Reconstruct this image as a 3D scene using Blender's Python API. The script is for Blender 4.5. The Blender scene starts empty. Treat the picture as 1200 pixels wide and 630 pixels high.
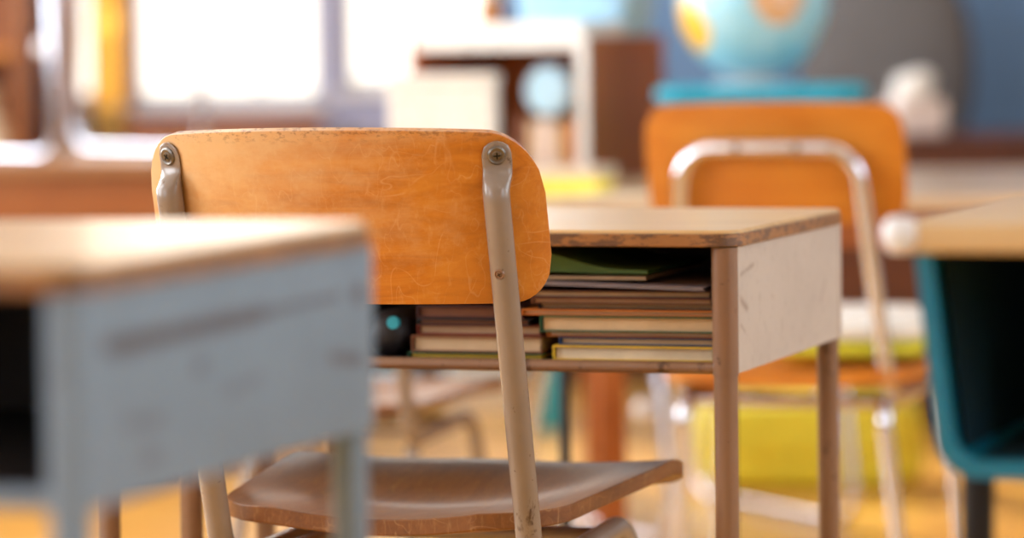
import bpy, bmesh, math, random
from mathutils import Vector, Matrix, Quaternion
random.seed(7)
S = bpy.context.scene
COL = S.collection
PI = math.pi
rad = math.radians

# ------------------------------------------------------------------ camera
FPX = 4250.0
CAM_Z = 0.925
cam_d = bpy.data.cameras.new('camera'); cam = bpy.data.objects.new('camera', cam_d); COL.objects.link(cam)
cam_d.sensor_width = 36.0; cam_d.lens = FPX / 1200.0 * 36.0
PITCH = math.atan(270.0 / FPX); ROLL = rad(0.8)
cam.matrix_world = (Matrix.Translation((0, 0, CAM_Z)) @ Matrix.Rotation(PI / 2 - PITCH, 4, 'X') @ Matrix.Rotation(-ROLL, 4, 'Z'))
cam_d.clip_start = 0.05; cam_d.clip_end = 200
cam_d.dof.use_dof = True; cam_d.dof.focus_distance = 3.38; cam_d.dof.aperture_fstop = 2.8
S.camera = cam

# ------------------------------------------------------------------ view, world, lights
S.view_settings.view_transform = 'Standard'; S.view_settings.look = 'None'
S.view_settings.gamma = 1.0; S.view_settings.use_curve_mapping = False
S.view_settings.exposure = -0.06
try:
    S.cycles.use_denoising = True
    S.cycles.max_bounces = 8; S.cycles.diffuse_bounces = 4; S.cycles.glossy_bounces = 4
    S.cycles.transparent_max_bounces = 12
    S.cycles.caustics_reflective = False; S.cycles.caustics_refractive = False
    S.cycles.sample_clamp_indirect = 8.0
except Exception:
    pass

W = bpy.data.worlds.new('world'); S.world = W; W.use_nodes = True
wn = W.node_tree; wn.nodes.clear()
wo = wn.nodes.new('ShaderNodeOutputWorld'); wb = wn.nodes.new('ShaderNodeBackground')
wtc = wn.nodes.new('ShaderNodeTexCoord'); wsep = wn.nodes.new('ShaderNodeSeparateXYZ'); wr = wn.nodes.new('ShaderNodeValToRGB')
wn.links.new(wtc.outputs['Generated'], wsep.inputs[0])
wmap = wn.nodes.new('ShaderNodeMapRange'); wmap.inputs['From Min'].default_value = -1; wmap.inputs['From Max'].default_value = 1
wn.links.new(wsep.outputs['Y'], wmap.inputs['Value']); wn.links.new(wmap.outputs[0], wr.inputs[0])
wr.color_ramp.elements[0].position = 0.35; wr.color_ramp.elements[0].color = (0.62, 0.80, 1.0, 1)
wr.color_ramp.elements[1].position = 0.95; wr.color_ramp.elements[1].color = (1.0, 0.93, 0.82, 1)
wn.links.new(wr.outputs[0], wb.inputs['Color']); wb.inputs['Strength'].default_value = 2.6
wn.links.new(wb.outputs[0], wo.inputs['Surface'])

def lamp(name, kind, loc, direction, energy, color, **kw):
    d = bpy.data.lights.new(name, kind); o = bpy.data.objects.new(name, d); COL.objects.link(o)
    o.location = loc
    o.rotation_euler = Vector(direction).to_track_quat('-Z', 'Y').to_euler()
    d.energy = energy; d.color = color
    for k, v in kw.items(): setattr(d, k, v)
    return o
SUN_AZ, SUN_EL = rad(28), rad(30)      # comes from beyond the windows, from the left
sd = (math.sin(SUN_AZ) * math.cos(SUN_EL), -math.cos(SUN_AZ) * math.cos(SUN_EL), -math.sin(SUN_EL))
lamp('sun', 'SUN', (-3, 12, 6), sd, 9.0, (1.0, 0.86, 0.62), angle=rad(0.8))
# daylight through the windows of the left wall and the windows of the back wall
for k, yy in enumerate((-1.25, 1.0, 3.6, 6.2, 8.4)):
    lamp('left_window_daylight', 'AREA', (-3.12, yy, 1.75), (1, 0, -0.12), (18, 36, 80, 95, 95)[k], (0.90, 0.95, 1.0), shape='RECTANGLE', size=1.7, size_y=1.7)
lamp('back_window_daylight', 'AREA', (-0.5, 9.5, 1.7), (0, -1, -0.1), 20, (1.0, 0.95, 0.88), shape='RECTANGLE', size=1.2, size_y=1.5)
for yy in (0.9, 3.7):
    lamp('added_right_fill', 'AREA', (3.28, yy, 1.75), (-1, 0, -0.1), 34, (0.86, 0.93, 1.0), shape='RECTANGLE', size=1.7, size_y=1.6)  # added unseen lights, brightening the panels that face right
# unseen ceiling lamps added for warm fill (their fixtures are built below)
FILL_LAMPS = [(-1.4, 1.2), (1.4, 1.2), (-1.4, 4.6), (1.4, 4.6), (-1.4, 7.8), (1.4, 7.8)]
for x, y in FILL_LAMPS:
    lamp('ceiling_fill_light', 'AREA', (x, y, 2.84), (0, 0, -1), 3.0, (1.0, 0.86, 0.72), shape='RECTANGLE', size=1.1, size_y=0.26)

# ------------------------------------------------------------------ materials
def lin(c):
    c = c / 255.0
    return c / 12.92 if c <= 0.04045 else ((c + 0.055) / 1.055) ** 2.4
def rgb(r, g, b): return (lin(r), lin(g), lin(b), 1)

class NT:
    def __init__(s, name):
        s.m = bpy.data.materials.new(name); s.m.use_nodes = True; s.t = s.m.node_tree; s.t.nodes.clear()
        s.out = s.n('ShaderNodeOutputMaterial'); s.b = s.n('ShaderNodeBsdfPrincipled'); s.l(s.b.outputs[0], s.out.inputs[0])
        s.tc = s.n('ShaderNodeTexCoord')
    def n(s, t, **kw):
        x = s.t.nodes.new(t)
        for k, v in kw.items(): setattr(x, k, v)
        return x
    def l(s, a, b): s.t.links.new(a, b)
    def mapping(s, scale=(1, 1, 1), rot=(0, 0, 0), loc=(0, 0, 0), space='Object'):
        m = s.n('ShaderNodeMapping'); m.inputs['Scale'].default_value = scale; m.inputs['Rotation'].default_value = rot
        m.inputs['Location'].default_value = loc; s.l(s.tc.outputs[space], m.inputs[0]); return m.outputs[0]
    def noise(s, vec, scale, detail=4, rough=0.6, dist=0.0):
        x = s.n('ShaderNodeTexNoise'); x.inputs['Scale'].default_value = scale; x.inputs['Detail'].default_value = detail
        x.inputs['Roughness'].default_value = rough; x.inputs['Distortion'].default_value = dist; s.l(vec, x.inputs['Vector']); return x.outputs['Fac']
    def ramp(s, fac, stops):
        x = s.n('ShaderNodeValToRGB'); e = x.color_ramp.elements
        e[0].position, e[0].color = stops[0][0], stops[0][1]; e[1].position, e[1].color = stops[-1][0], stops[-1][1]
        for p, c in stops[1:-1]:
            q = e.new(p); q.color = c
        s.l(fac, x.inputs[0]); return x.outputs[0]
    def mask(s, fac, a, b):
        x = s.n('ShaderNodeMapRange'); x.inputs['From Min'].default_value = a; x.inputs['From Max'].default_value = b; s.l(fac, x.inputs['Value']); return x.outputs[0]
    def math(s, op, a, b=None):
        x = s.n('ShaderNodeMath', operation=op)
        for i, v in enumerate((a, b)):
            if v is None: continue
            if isinstance(v, (int, float)): x.inputs[i].default_value = v
            else: s.l(v, x.inputs[i])
        return x.outputs[0]
    def mix(s, fac, a, b, mode='MIX'):
        x = s.n('ShaderNodeMix', data_type='RGBA', blend_type=mode)
        if isinstance(fac, (int, float)): x.inputs[0].default_value = fac
        else: s.l(fac, x.inputs[0])
        for i, v in ((6, a), (7, b)):
            if isinstance(v, tuple): x.inputs[i].default_value = v
            else: s.l(v, x.inputs[i])
        return x.outputs[2]
    def bump(s, h, strength=0.2, dist=0.001):
        x = s.n('ShaderNodeBump'); x.inputs['Strength'].default_value = strength; x.inputs['Distance'].default_value = dist
        s.l(h, x.inputs['Height']); s.l(x.outputs[0], s.b.inputs['Normal'])
    def fin(s, color, rough=0.5, metal=0.0, coat=0.0, coat_rough=0.1, spec=None):
        for key, v in (('Base Color', color), ('Roughness', rough)):
            if isinstance(v, (tuple, float, int)): s.b.inputs[key].default_value = v
            else: s.l(v, s.b.inputs[key])
        s.b.inputs['Metallic'].default_value = metal
        s.b.inputs['Coat Weight'].default_value = coat; s.b.inputs['Coat Roughness'].default_value = coat_rough
        if spec is not None: s.b.inputs['Specular IOR Level'].default_value = spec
        return s.m

def plain(name, c, rough=0.5, metal=0.0, var=0.12, scale=12, coat=0.0):
    t = NT(name); f = t.noise(t.mapping(), scale)
    d = tuple(x * (1 - var * 2) for x in c[:3]) + (1,); e = tuple(min(1, x * (1 + var)) for x in c[:3]) + (1,)
    return t.fin(t.ramp(f, [(0.3, d), (0.7, e)]), rough, metal, coat)

def wood(name, dark, mid, light, axis='x', rough=0.4, coat=0.25, scale=1.0, scratches=False, wear_and_sheen=False):
    t = NT(name)
    st = {'x': (1.2, 22, 22), 'y': (22, 1.2, 22), 'z': (22, 22, 1.2)}[axis]
    v = t.mapping(tuple(q * scale for q in st))
    g = t.noise(v, 3.0, 6, 0.65, 0.6)
    c = t.ramp(g, [(0.25, dark), (0.5, mid), (0.78, light)])
    big = t.noise(t.mapping(), 7.0, 3, 0.6)
    c = t.mix(t.math('MULTIPLY', t.mask(big, 0.42, 0.68), 0.45), c, light)
    rg = t.math('ADD', t.math('MULTIPLY', big, 0.25), rough - 0.1)
    if scratches:
        m = None
        for k, (sc, wd, lo, rt) in enumerate(((9, .006, .50, .6), (14, .007, .50, -.5), (22, .010, .46, 1.2), (7, .005, .52, 2.2), (30, .014, .50, .2))):
            nf = t.noise(t.mapping((1.0, 1.0, 2.4) if k % 2 else (2.2, 1, .9), (0, rt, 0), (sc, k * 3.1, 1)), sc, 1.5, 0.45)
            line = t.mask(t.math('ABSOLUTE', t.math('SUBTRACT', nf, 0.5)), wd, 0.0)
            patch = t.mask(t.noise(t.mapping(loc=(sc, 3, 1)), 13, 3), lo, lo + 0.10)
            q = t.math('MULTIPLY', line, patch); m = q if m is None else t.math('MAXIMUM', m, q)
        c = t.mix(t.math('MULTIPLY', m, 0.22), c, rgb(232, 190, 136))
        # fine hazy rubbing
        fz = t.mask(t.noise(t.mapping((60, 60, 14)), 3.0, 5, 0.7), 0.55, 0.75)
        c = t.mix(t.math('MULTIPLY', fz, 0.22), c, rgb(225, 180, 120))
        rg = t.math('ADD', rg, t.math('MULTIPLY', m, 0.2))
        t.bump(m, 0.12, 0.0004)
    if wear_and_sheen:
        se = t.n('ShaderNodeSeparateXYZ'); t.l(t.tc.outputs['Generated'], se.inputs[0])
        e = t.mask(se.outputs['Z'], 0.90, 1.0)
        wear_sheen = t.math('MULTIPLY', t.math('SUBTRACT', 1.0, se.outputs['X']), t.math('ADD', se.outputs['Z'], 0.15))
        wear_sheen = t.math('ADD', wear_sheen, t.math('MULTIPLY', t.math('SUBTRACT', t.noise(t.mapping((1, 1, 1.6)), 14, 5, 0.7), 0.5), 1.1))
        c = t.mix(t.math('MULTIPLY', t.mask(wear_sheen, 0.16, 0.85), 0.80), c, rgb(222, 184, 136))  # window sheen painted in with worn varnish, stronger towards upper left
        sp = t.mask(t.noise(t.mapping((1, 1, 2)), 130, 3, 0.7), 0.52, 0.62)
        pale = t.math('MULTIPLY', t.mask(t.noise(t.mapping(), 30, 3), 0.4, 0.6), e)
        c = t.mix(t.math('MULTIPLY', pale, 0.6), c, rgb(205, 165, 125))
        c = t.mix(t.math('MULTIPLY', t.math('MULTIPLY', sp, e), 0.75), c, rgb(95, 48, 20))
    return t.fin(c, rg, 0, coat, 0.18)

def enamel(name, base, rust, rough=0.38, speck=0.6, rust_lo=0.60, metal=0.0, scale=1.0, dirt=0.35, zs=0.4):
    t = NT(name); v = t.mapping()
    a = t.noise(v, 9 * scale, 4); b = t.noise(v, 90 * scale, 3, 0.7); d = t.noise(t.mapping((1, 1, zs), loc=(4, 2, 7)), 26 * scale, 5, 0.75)
    c = t.mix(t.math('MULTIPLY', t.mask(a, 0.45, 0.7), dirt), base, tuple(x * 0.62 for x in base[:3]) + (1,))
    c = t.mix(t.math('MULTIPLY', t.mask(b, 0.66, 0.72), speck), c, rust)
    c = t.mix(t.math('MULTIPLY', t.mask(d, rust_lo, rust_lo + 0.07), 0.8), c, rust)
    t.bump(b, 0.08, 0.0004)
    return t.fin(c, rough, metal, 0.15, 0.2)

def seg_mask(t, co, a, b, r, soft=0.5):
    """distance mask of the segment a-b in object y/z; a scuff with a shape of its own"""
    sx = t.n('ShaderNodeSeparateXYZ'); t.l(co, sx.inputs[0]); py, pz = sx.outputs['Y'], sx.outputs['Z']
    dy, dz = b[0] - a[0], b[1] - a[1]; L2 = dy * dy + dz * dz
    u = t.math('ADD', t.math('MULTIPLY', t.math('SUBTRACT', py, a[0]), dy / L2), t.math('MULTIPLY', t.math('SUBTRACT', pz, a[1]), dz / L2))
    u = t.math('MINIMUM', t.math('MAXIMUM', u, 0.0), 1.0)
    ey = t.math('SUBTRACT', t.math('SUBTRACT', py, a[0]), t.math('MULTIPLY', u, dy))
    ez = t.math('SUBTRACT', t.math('SUBTRACT', pz, a[1]), t.math('MULTIPLY', u, dz))
    dd = t.math('SQRT', t.math('ADD', t.math('MULTIPLY', ey, ey), t.math('MULTIPLY', ez, ez)))
    wob = t.math('MULTIPLY', t.noise(t.mapping(), 45, 4, 0.7), r * 1.1)
    return t.mask(t.math('ADD', dd, wob), r * (1 + soft), r * (1 - soft) * 0.9)

def panel_paint(name, base, rust, scuffs, rough=0.42):
    t = NT(name); v = t.mapping()
    a = t.noise(v, 8, 5, 0.7); b = t.noise(v, 60, 4, 0.75)
    c = t.mix(t.math('MULTIPLY', t.mask(a, 0.42, 0.68), 0.36), base, tuple(x * 0.7 for x in base[:3]) + (1,))
    c = t.mix(t.math('MULTIPLY', t.mask(b, 0.55, 0.72), 0.32), c, rust)
    for (p, q, r, k) in scuffs:
        c = t.mix(t.math('MULTIPLY', seg_mask(t, t.tc.outputs['Object'], p, q, r), k), c, rust)
    t.bump(b, 0.06, 0.0005)
    return t.fin(c, rough, 0, 0.1, 0.25)

M = {}
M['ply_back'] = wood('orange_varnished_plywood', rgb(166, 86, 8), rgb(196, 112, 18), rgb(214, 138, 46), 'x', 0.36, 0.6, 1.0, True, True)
M['ply_seat'] = wood('brown_worn_plywood', rgb(88, 48, 14), rgb(116, 66, 22), rgb(144, 90, 38), 'y', 0.46, 0.12, 1.0, True)
M['ply_edge'] = wood('plywood_edge', rgb(92, 48, 20), rgb(150, 92, 48), rgb(196, 146, 96), 'x', 0.5, 0.1, 3.0)
M['ply_orange'] = wood('bright_orange_plywood', rgb(182, 100, 12), rgb(200, 116, 20), rgb(216, 140, 42), 'x', 0.42, 0.25)
M['desk_lam'] = wood('honey_desk_laminate', rgb(190, 150, 96), rgb(208, 170, 116), rgb(222, 190, 140), 'x', 0.34, 0.25, 0.8)
M['desk_edge'] = enamel('worn_desk_edge', rgb(158, 108, 62), rgb(80, 60, 50), 0.42, 0.6, 0.48, 0, 1.6, 0.5, 3.0)
M['beige_metal'] = enamel('beige_enamel_tube', rgb(142, 124, 110), rgb(70, 42, 26), 0.26, 0.6, 0.60)
M['brown_metal'] = enamel('brown_beige_enamel_leg', rgb(136, 100, 74), rgb(58, 32, 18), 0.32, 0.75, 0.58)
M['screw_metal'] = plain('dull_steel_screw', rgb(120, 112, 104), 0.35, 0.9)
M['dark_hole'] = plain('dark_recess_metal', rgb(30, 26, 24), 0.5, 0.6)
M['chrome'] = NT('polished_chrome').fin(rgb(214, 214, 222), 0.12, 1.0)
M['panel_beige'] = panel_paint('greige_panel_paint', rgb(194, 182, 172), rgb(112, 80, 60),
    [((-0.20, 0.665), (-0.178, 0.655), 0.006, 0.6), ((-0.2, 0.69), (-0.15, 0.697), 0.004, 0.5), ((-0.2, 0.64), (-0.185, 0.632), 0.004, 0.5), ((0.13, 0.64), (0.15, 0.66), 0.007, 0.3)])
M['panel_blue'] = panel_paint('blue_grey_panel_paint', rgb(124, 144, 164), rgb(70, 46, 40),
    [((-0.190, 0.757), (0.03, 0.759), 0.0095, 1.0), ((0.03, 0.759), (0.165, 0.761), 0.005, 0.8), ((0.196, 0.760), (0.201, 0.760), 0.011, 1.0), ((-0.065, 0.735), (-0.055, 0.735), 0.010, 0.6),
     ((-0.165, 0.712), (-0.12, 0.710), 0.007, 0.45), ((-0.14, 0.69), (-0.125, 0.69), 0.009, 0.5), ((0.15, 0.722), (0.2, 0.716), 0.007, 0.7), ((-0.02, 0.716), (0.03, 0.72), 0.007, 0.4)])
M['blue_metal'] = enamel('blue_grey_enamel_leg', rgb(128, 150, 174), rgb(84, 60, 48), 0.36, 0.5, 0.64)
M['box_inside'] = plain('dark_box_shade', rgb(34, 24, 20), 0.75)  # near-black colour stands in for the shade inside the desk box
M['teal'] = plain('teal_moulded_plastic', rgb(2, 124, 164), 0.30, 0, 0.08)
M['teal_in'] = plain('teal_box_shade', rgb(6, 50, 68), 0.6, 0, 0.1)  # darker teal puts the shade inside the one-piece box into colour
M['navy_metal'] = plain('dark_navy_tube', rgb(22, 22, 30), 0.35, 0.2)
M['white_glint'] = plain('white_glint', rgb(238, 238, 242), 0.3)  # white of the painted glints on desk corner and sled frames
M['black_rubber'] = plain('black_rubber', rgb(20, 18, 18), 0.6)
M['cab_brown'] = wood('reddish_brown_cabinet_wood', rgb(110, 58, 18), rgb(138, 76, 28), rgb(156, 92, 38), 'x', 0.5, 0.15, 0.5)
M['cab_top'] = wood('mid_brown_cabinet_top', rgb(128, 84, 48), rgb(150, 104, 64), rgb(170, 124, 82), 'x', 0.45, 0.1, 0.5)
M['cab_dark'] = wood('dark_brown_cabinet_wood', rgb(58, 26, 12), rgb(82, 38, 18), rgb(100, 50, 26), 'x', 0.45, 0.15, 0.5)
M['hutch'] = wood('chestnut_box_wood', rgb(134, 66, 12), rgb(164, 84, 20), rgb(184, 100, 30), 'z', 0.45, 0.2, 0.5)
M['table_lam'] = wood('pale_table_laminate', rgb(190, 160, 126), rgb(208, 178, 144), rgb(222, 196, 164), 'x', 0.3, 0.3, 0.5)
M['table_leg'] = wood('orange_brown_table_wood', rgb(130, 66, 20), rgb(160, 84, 28), rgb(180, 104, 42), 'z', 0.45, 0.15, 0.5)
def flat(n, r, g, b, rough=0.55, var=0.06): M[n] = plain(n, rgb(r, g, b), rough, 0, var, 30)
for n, c in dict(paper_white=(240, 238, 234), paper_cream=(226, 206, 174), paper_tan=(206, 176, 138), cover_yellow=(222, 180, 40), cover_blue=(20, 48, 92), cover_green=(24, 72, 40),
                 cover_orange=(206, 116, 34), cover_maroon=(74, 26, 18), cover_brown=(120, 66, 30), cover_grey=(150, 140, 150), cover_leaf=(66, 104, 50), cover_black=(26, 22, 26),
                 cover_cyan=(30, 150, 170), cover_red=(130, 44, 24), lemon=(208, 204, 40), bag_yellow=(232, 222, 64), yellow_note=(248, 232, 80), pale_blue=(176, 214, 236), sky_blue=(140, 196, 228),
                 teal_box=(30, 168, 200), grey_cloth=(84, 78, 76), cream_cloth=(244, 224, 190), golden_wood=(196, 120, 40), pink_white=(232, 214, 206), curtain_pink=(232, 212, 200), curtain_yellow=(244, 214, 120)).items():
    flat(n, *c)
def floor_material():
    t = NT('honey_wood_floor')
    br = t.n('ShaderNodeTexBrick'); br.offset = 0.5; t.l(t.mapping(), br.inputs['Vector'])
    br.inputs['Scale'].default_value = 1.0; br.inputs['Brick Width'].default_value = 1.2; br.inputs['Row Height'].default_value = 0.083; br.inputs['Mortar Size'].default_value = 0.0012
    br.inputs['Color1'].default_value = rgb(236, 184, 92); br.inputs['Color2'].default_value = rgb(222, 166, 74); br.inputs['Mortar'].default_value = rgb(120, 74, 30)
    g = t.noise(t.mapping((1.5, 26, 10)), 3, 5, 0.6, 0.4)
    c = t.mix(t.math('MULTIPLY', t.mask(g, 0.35, 0.7), 0.35), br.outputs['Color'], rgb(200, 138, 56))
    return t.fin(c, 0.32, 0, 0.3, 0.2)
M['floor'] = floor_material()
M['wall_blue'] = plain('blue_wall_paint', rgb(108, 142, 184), 0.8, 0, 0.03, 4)
M['wall_warm'] = plain('warm_wall_paint', rgb(186, 182, 178), 0.85, 0, 0.03, 4)
M['ceiling'] = plain('white_ceiling_paint', rgb(206, 202, 196), 0.9, 0, 0.03, 4)
M['frame_white'] = plain('pale_window_frame', rgb(226, 222, 220), 0.5, 0, 0.03)
M['base_brown'] = plain('brown_baseboard', rgb(112, 74, 46), 0.5)
def glass_material():
    t = NT('window_glass'); tr = t.n('ShaderNodeBsdfTransparent'); gl = t.n('ShaderNodeBsdfGlossy'); gl.inputs['Roughness'].default_value = 0.02
    mx = t.n('ShaderNodeMixShader'); mx.inputs[0].default_value = 0.06; t.l(tr.outputs[0], mx.inputs[1]); t.l(gl.outputs[0], mx.inputs[2]); t.l(mx.outputs[0], t.out.inputs[0])
    return t.m
M['glass'] = glass_material()
def lamp_material():
    t = NT('fill_lamp_diffuser'); t.fin((1, 0.95, 0.88, 1), 0.4); t.b.inputs['Emission Color'].default_value = (1, 0.86, 0.7, 1); t.b.inputs['Emission Strength'].default_value = 4.0  # glow of the added ceiling lamps
    return t.m
M['diffuser'] = lamp_material()
def globe_material():
    t = NT('globe_map')
    co = t.tc.outputs['Object']; ns = t.noise(co, 9.0, 5, 0.65)
    sea = t.ramp(t.noise(co, 4, 2), [(0.3, rgb(110, 190, 214)), (0.7, rgb(170, 218, 234))]); c = sea
    # land masses: irregular patches round chosen directions
    for (d, r, k) in (((-0.90, -0.40, -0.30), 0.34, rgb(240, 190, 70)), ((0.30, -0.93, 0.10), 0.30, rgb(216, 168, 120)), ((0.36, -0.75, 0.62), 0.34, rgb(226, 160, 84)),
                      ((-0.4, 0.8, 0.3), 0.6, rgb(230, 170, 90)), ((0.8, 0.5, 0.1), 0.5, rgb(150, 180, 90)), ((0, 0, -1), 0.3, rgb(240, 240, 240)), ((0.93, -0.1, -0.3), 0.22, rgb(230, 180, 110))):
        vm = t.n('ShaderNodeVectorMath', operation='DISTANCE'); t.l(co, vm.inputs[0]); vm.inputs[1].default_value = tuple(0.135 * q for q in Vector(d).normalized())
        dist = t.math('ADD', vm.outputs['Value'], t.math('MULTIPLY', t.math('SUBTRACT', ns, 0.5), 0.10))
        c = t.mix(t.mask(dist, 0.15 * r + 0.003, 0.15 * r - 0.003), c, k)
    return t.fin(c, 0.3, 0, 0.4, 0.1)
M['globe'] = globe_material()

# ------------------------------------------------------------------ mesh helpers
def new(): return bmesh.new()
def obj(name, bm, mat, parent=None, smooth=True, bevel=0.0, sub=0, bseg=2, label=None, angle=40):
    bmesh.ops.recalc_face_normals(bm, faces=bm.faces)
    me = bpy.data.meshes.new(name); bm.to_mesh(me); bm.free()
    me.materials.append(M[mat] if isinstance(mat, str) else mat)
    o = bpy.data.objects.new(name, me); COL.objects.link(o); o.parent = parent
    if bevel:
        b = o.modifiers.new('bevel', 'BEVEL'); b.width = bevel; b.segments = bseg; b.limit_method = 'ANGLE'; b.angle_limit = rad(35)
    if sub:
        s = o.modifiers.new('sub', 'SUBSURF'); s.levels = sub; s.render_levels = sub
    if smooth:
        for p in me.polygons: p.use_smooth = True
        if not sub:
            try: me.set_sharp_from_angle(angle=rad(angle))
            except Exception: pass
    if label: o['label'] = label
    return o
def thing(name, label, cat, loc=(0, 0, 0), rz=0.0, group=None):
    o = bpy.data.objects.new(name, None); COL.objects.link(o); o.empty_display_size = 0.1
    o.location = loc; o.rotation_euler = (0, 0, rz); o['label'] = label; o['category'] = cat
    if group: o['group'] = group
    return o
def tag(o, label, cat, group=None):
    o['label'] = label; o['category'] = cat
    if group: o['group'] = group
    return o
def struct(name, bm, mat, **kw):
    o = obj(name, bm, mat, **kw); o['kind'] = 'structure'; return o
def box(bm, x0, x1, y0, y1, z0, z1, mx=None):
    vs = [bm.verts.new((x, y, z)) for z in (z0, z1) for y in (y0, y1) for x in (x0, x1)]
    if mx is not None:
        for v in vs: v.co = mx @ v.co
    for f in ((0, 1, 3, 2), (4, 6, 7, 5), (0, 4, 5, 1), (2, 3, 7, 6), (0, 2, 6, 4), (1, 5, 7, 3)): bm.faces.new([vs[i] for i in f])
    return bm
def bx(*a, **k): return box(new(), *a, **k)
def fillet(pts, r, n=8):
    pts = [Vector(p) for p in pts]; out = [pts[0]]
    for i in range(1, len(pts) - 1):
        rr = r[i - 1] if isinstance(r, (list, tuple)) else r
        a, b, c = pts[i - 1], pts[i], pts[i + 1]
        d1 = (a - b).normalized(); d2 = (c - b).normalized(); ang = d1.angle(d2)
        t = min(rr / math.tan(ang / 2), (a - b).length * 0.49, (c - b).length * 0.49); rr = t * math.tan(ang / 2)
        ctr = b + (d1 + d2).normalized() * (rr / math.sin(ang / 2))
        p1 = b + d1 * t; p2 = b + d2 * t; v1 = p1 - ctr; v2 = p2 - ctr; th = v1.angle(v2); ax = v1.cross(v2).normalized()
        for k in range(n + 1): out.append(ctr + Quaternion(ax, th * k / n) @ v1)
    out.append(pts[-1]); return out
def tube(bm, pts, r, seg=16, caps=True, squash=None, twist=0.0):
    """sweep; r a number or one per point; squash: per point (scale along first frame axis, second) list"""
    pts = [Vector(p) for p in pts]; n = len(pts); rings = []
    t = (pts[1] - pts[0]).normalized(); up = Vector((0, 1, 0)) if abs(t.y) < 0.8 else Vector((1, 0, 0))
    nrm = (up - t * up.dot(t)).normalized(); pt = t
    if twist: nrm = Quaternion(t, twist) @ nrm
    for i in range(n):
        if i == 0: t = (pts[1] - pts[0]).normalized()
        elif i == n - 1: t = (pts[-1] - pts[-2]).normalized()
        else: t = ((pts[i] - pts[i - 1]).normalized() + (pts[i + 1] - pts[i]).normalized()).normalized()
        nrm = (pt.rotation_difference(t) @ nrm); nrm = (nrm - t * nrm.dot(t)).normalized(); pt = t
        bn = t.cross(nrm); rr = r[i] if isinstance(r, (list, tuple)) else r
        sa, sb = squash[i] if squash else (1, 1)
        rings.append([bm.verts.new(pts[i] + nrm * (math.cos(2 * PI * k / seg) * rr * sa) + bn * (math.sin(2 * PI * k / seg) * rr * sb)) for k in range(seg)])
    for a, b in zip(rings, rings[1:]):
        for k in range(seg): bm.faces.new((a[k], a[(k + 1) % seg], b[(k + 1) % seg], b[k]))
    if caps: bm.faces.new(rings[0]); bm.faces.new(rings[-1])
    return bm
def lathe(bm, prof, seg=32, loc=(0, 0, 0), mx=None):
    rings = []; L = Vector(loc)
    for (r, z) in prof:
        vs = []
        for k in range(seg):
            p = Vector((max(r, 1e-5) * math.cos(2 * PI * k / seg), max(r, 1e-5) * math.sin(2 * PI * k / seg), z))
            vs.append(bm.verts.new((mx @ p if mx is not None else p) + L))
        rings.append(vs)
    for a, b in zip(rings, rings[1:]):
        for k in range(seg): bm.faces.new((a[k], a[(k + 1) % seg], b[(k + 1) % seg], b[k]))
    bm.faces.new(rings[0]); bm.faces.new(rings[-1]); return bm
def rrect(w, h, r, n=8):
    """rounded rectangle outline centred on 0; r single or (tr, tl, bl, br)"""
    rs = r if isinstance(r, (list, tuple)) else (r,) * 4; out = []
    for (sx, sy, a0), q in zip(((1, 1, 0), (-1, 1, 90), (-1, -1, 180), (1, -1, 270)), rs):
        cx, cy = sx * (w / 2 - q), sy * (h / 2 - q)
        for k in range(n + 1):
            a = rad(a0 + 90 * k / n); out.append((cx + q * math.cos(a), cy + q * math.sin(a)))
    return out
def prism(bm, outline, z0, z1):
    a = [bm.verts.new((x, y, z0)) for x, y in outline]; b = [bm.verts.new((x, y, z1)) for x, y in outline]; n = len(a)
    bm.faces.new(a[::-1]); bm.faces.new(b)
    for k in range(n): bm.faces.new((a[k], a[(k + 1) % n], b[(k + 1) % n], b[k]))
    return bm
def sheet(fn, nu, nv, thick, off):
    """closed solid from a grid surface fn(u,v)->Vector with offset direction off(u,v)->Vector"""
    bm = new(); A = []; B = []
    for j in range(nv + 1):
        ra, rb = [], []
        for i in range(nu + 1):
            p = fn(i / nu, j / nv); o = off(i / nu, j / nv) * thick / 2
            ra.append(bm.verts.new(p + o)); rb.append(bm.verts.new(p - o))
        A.append(ra); B.append(rb)
    for j in range(nv):
        for i in range(nu):
            bm.faces.new((A[j][i], A[j][i + 1], A[j + 1][i + 1], A[j + 1][i])); bm.faces.new((B[j][i], B[j + 1][i], B[j + 1][i + 1], B[j][i + 1]))
    for j in range(nv):
        bm.faces.new((A[j][0], A[j + 1][0], B[j + 1][0], B[j][0])); bm.faces.new((A[j][nu], B[j][nu], B[j + 1][nu], A[j + 1][nu]))
    for i in range(nu):
        bm.faces.new((A[0][i], B[0][i], B[0][i + 1], A[0][i + 1])); bm.faces.new((A[nv][i], A[nv][i + 1], B[nv][i + 1], B[nv][i]))
    return bm
ROT = rad(-18.6)
def spot(world, local, rz=ROT):
    """location of a root turned by rz so that its local point lands on the world point"""
    c, s = math.cos(rz), math.sin(rz); return (world[0] - (local[0] * c - local[1] * s), world[1] - (local[0] * s + local[1] * c), 0.0)
def wpt(root, p): return Matrix.Translation(root.location) @ Matrix.Rotation(root.rotation_euler.z, 4, 'Z') @ Vector(p)

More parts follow.
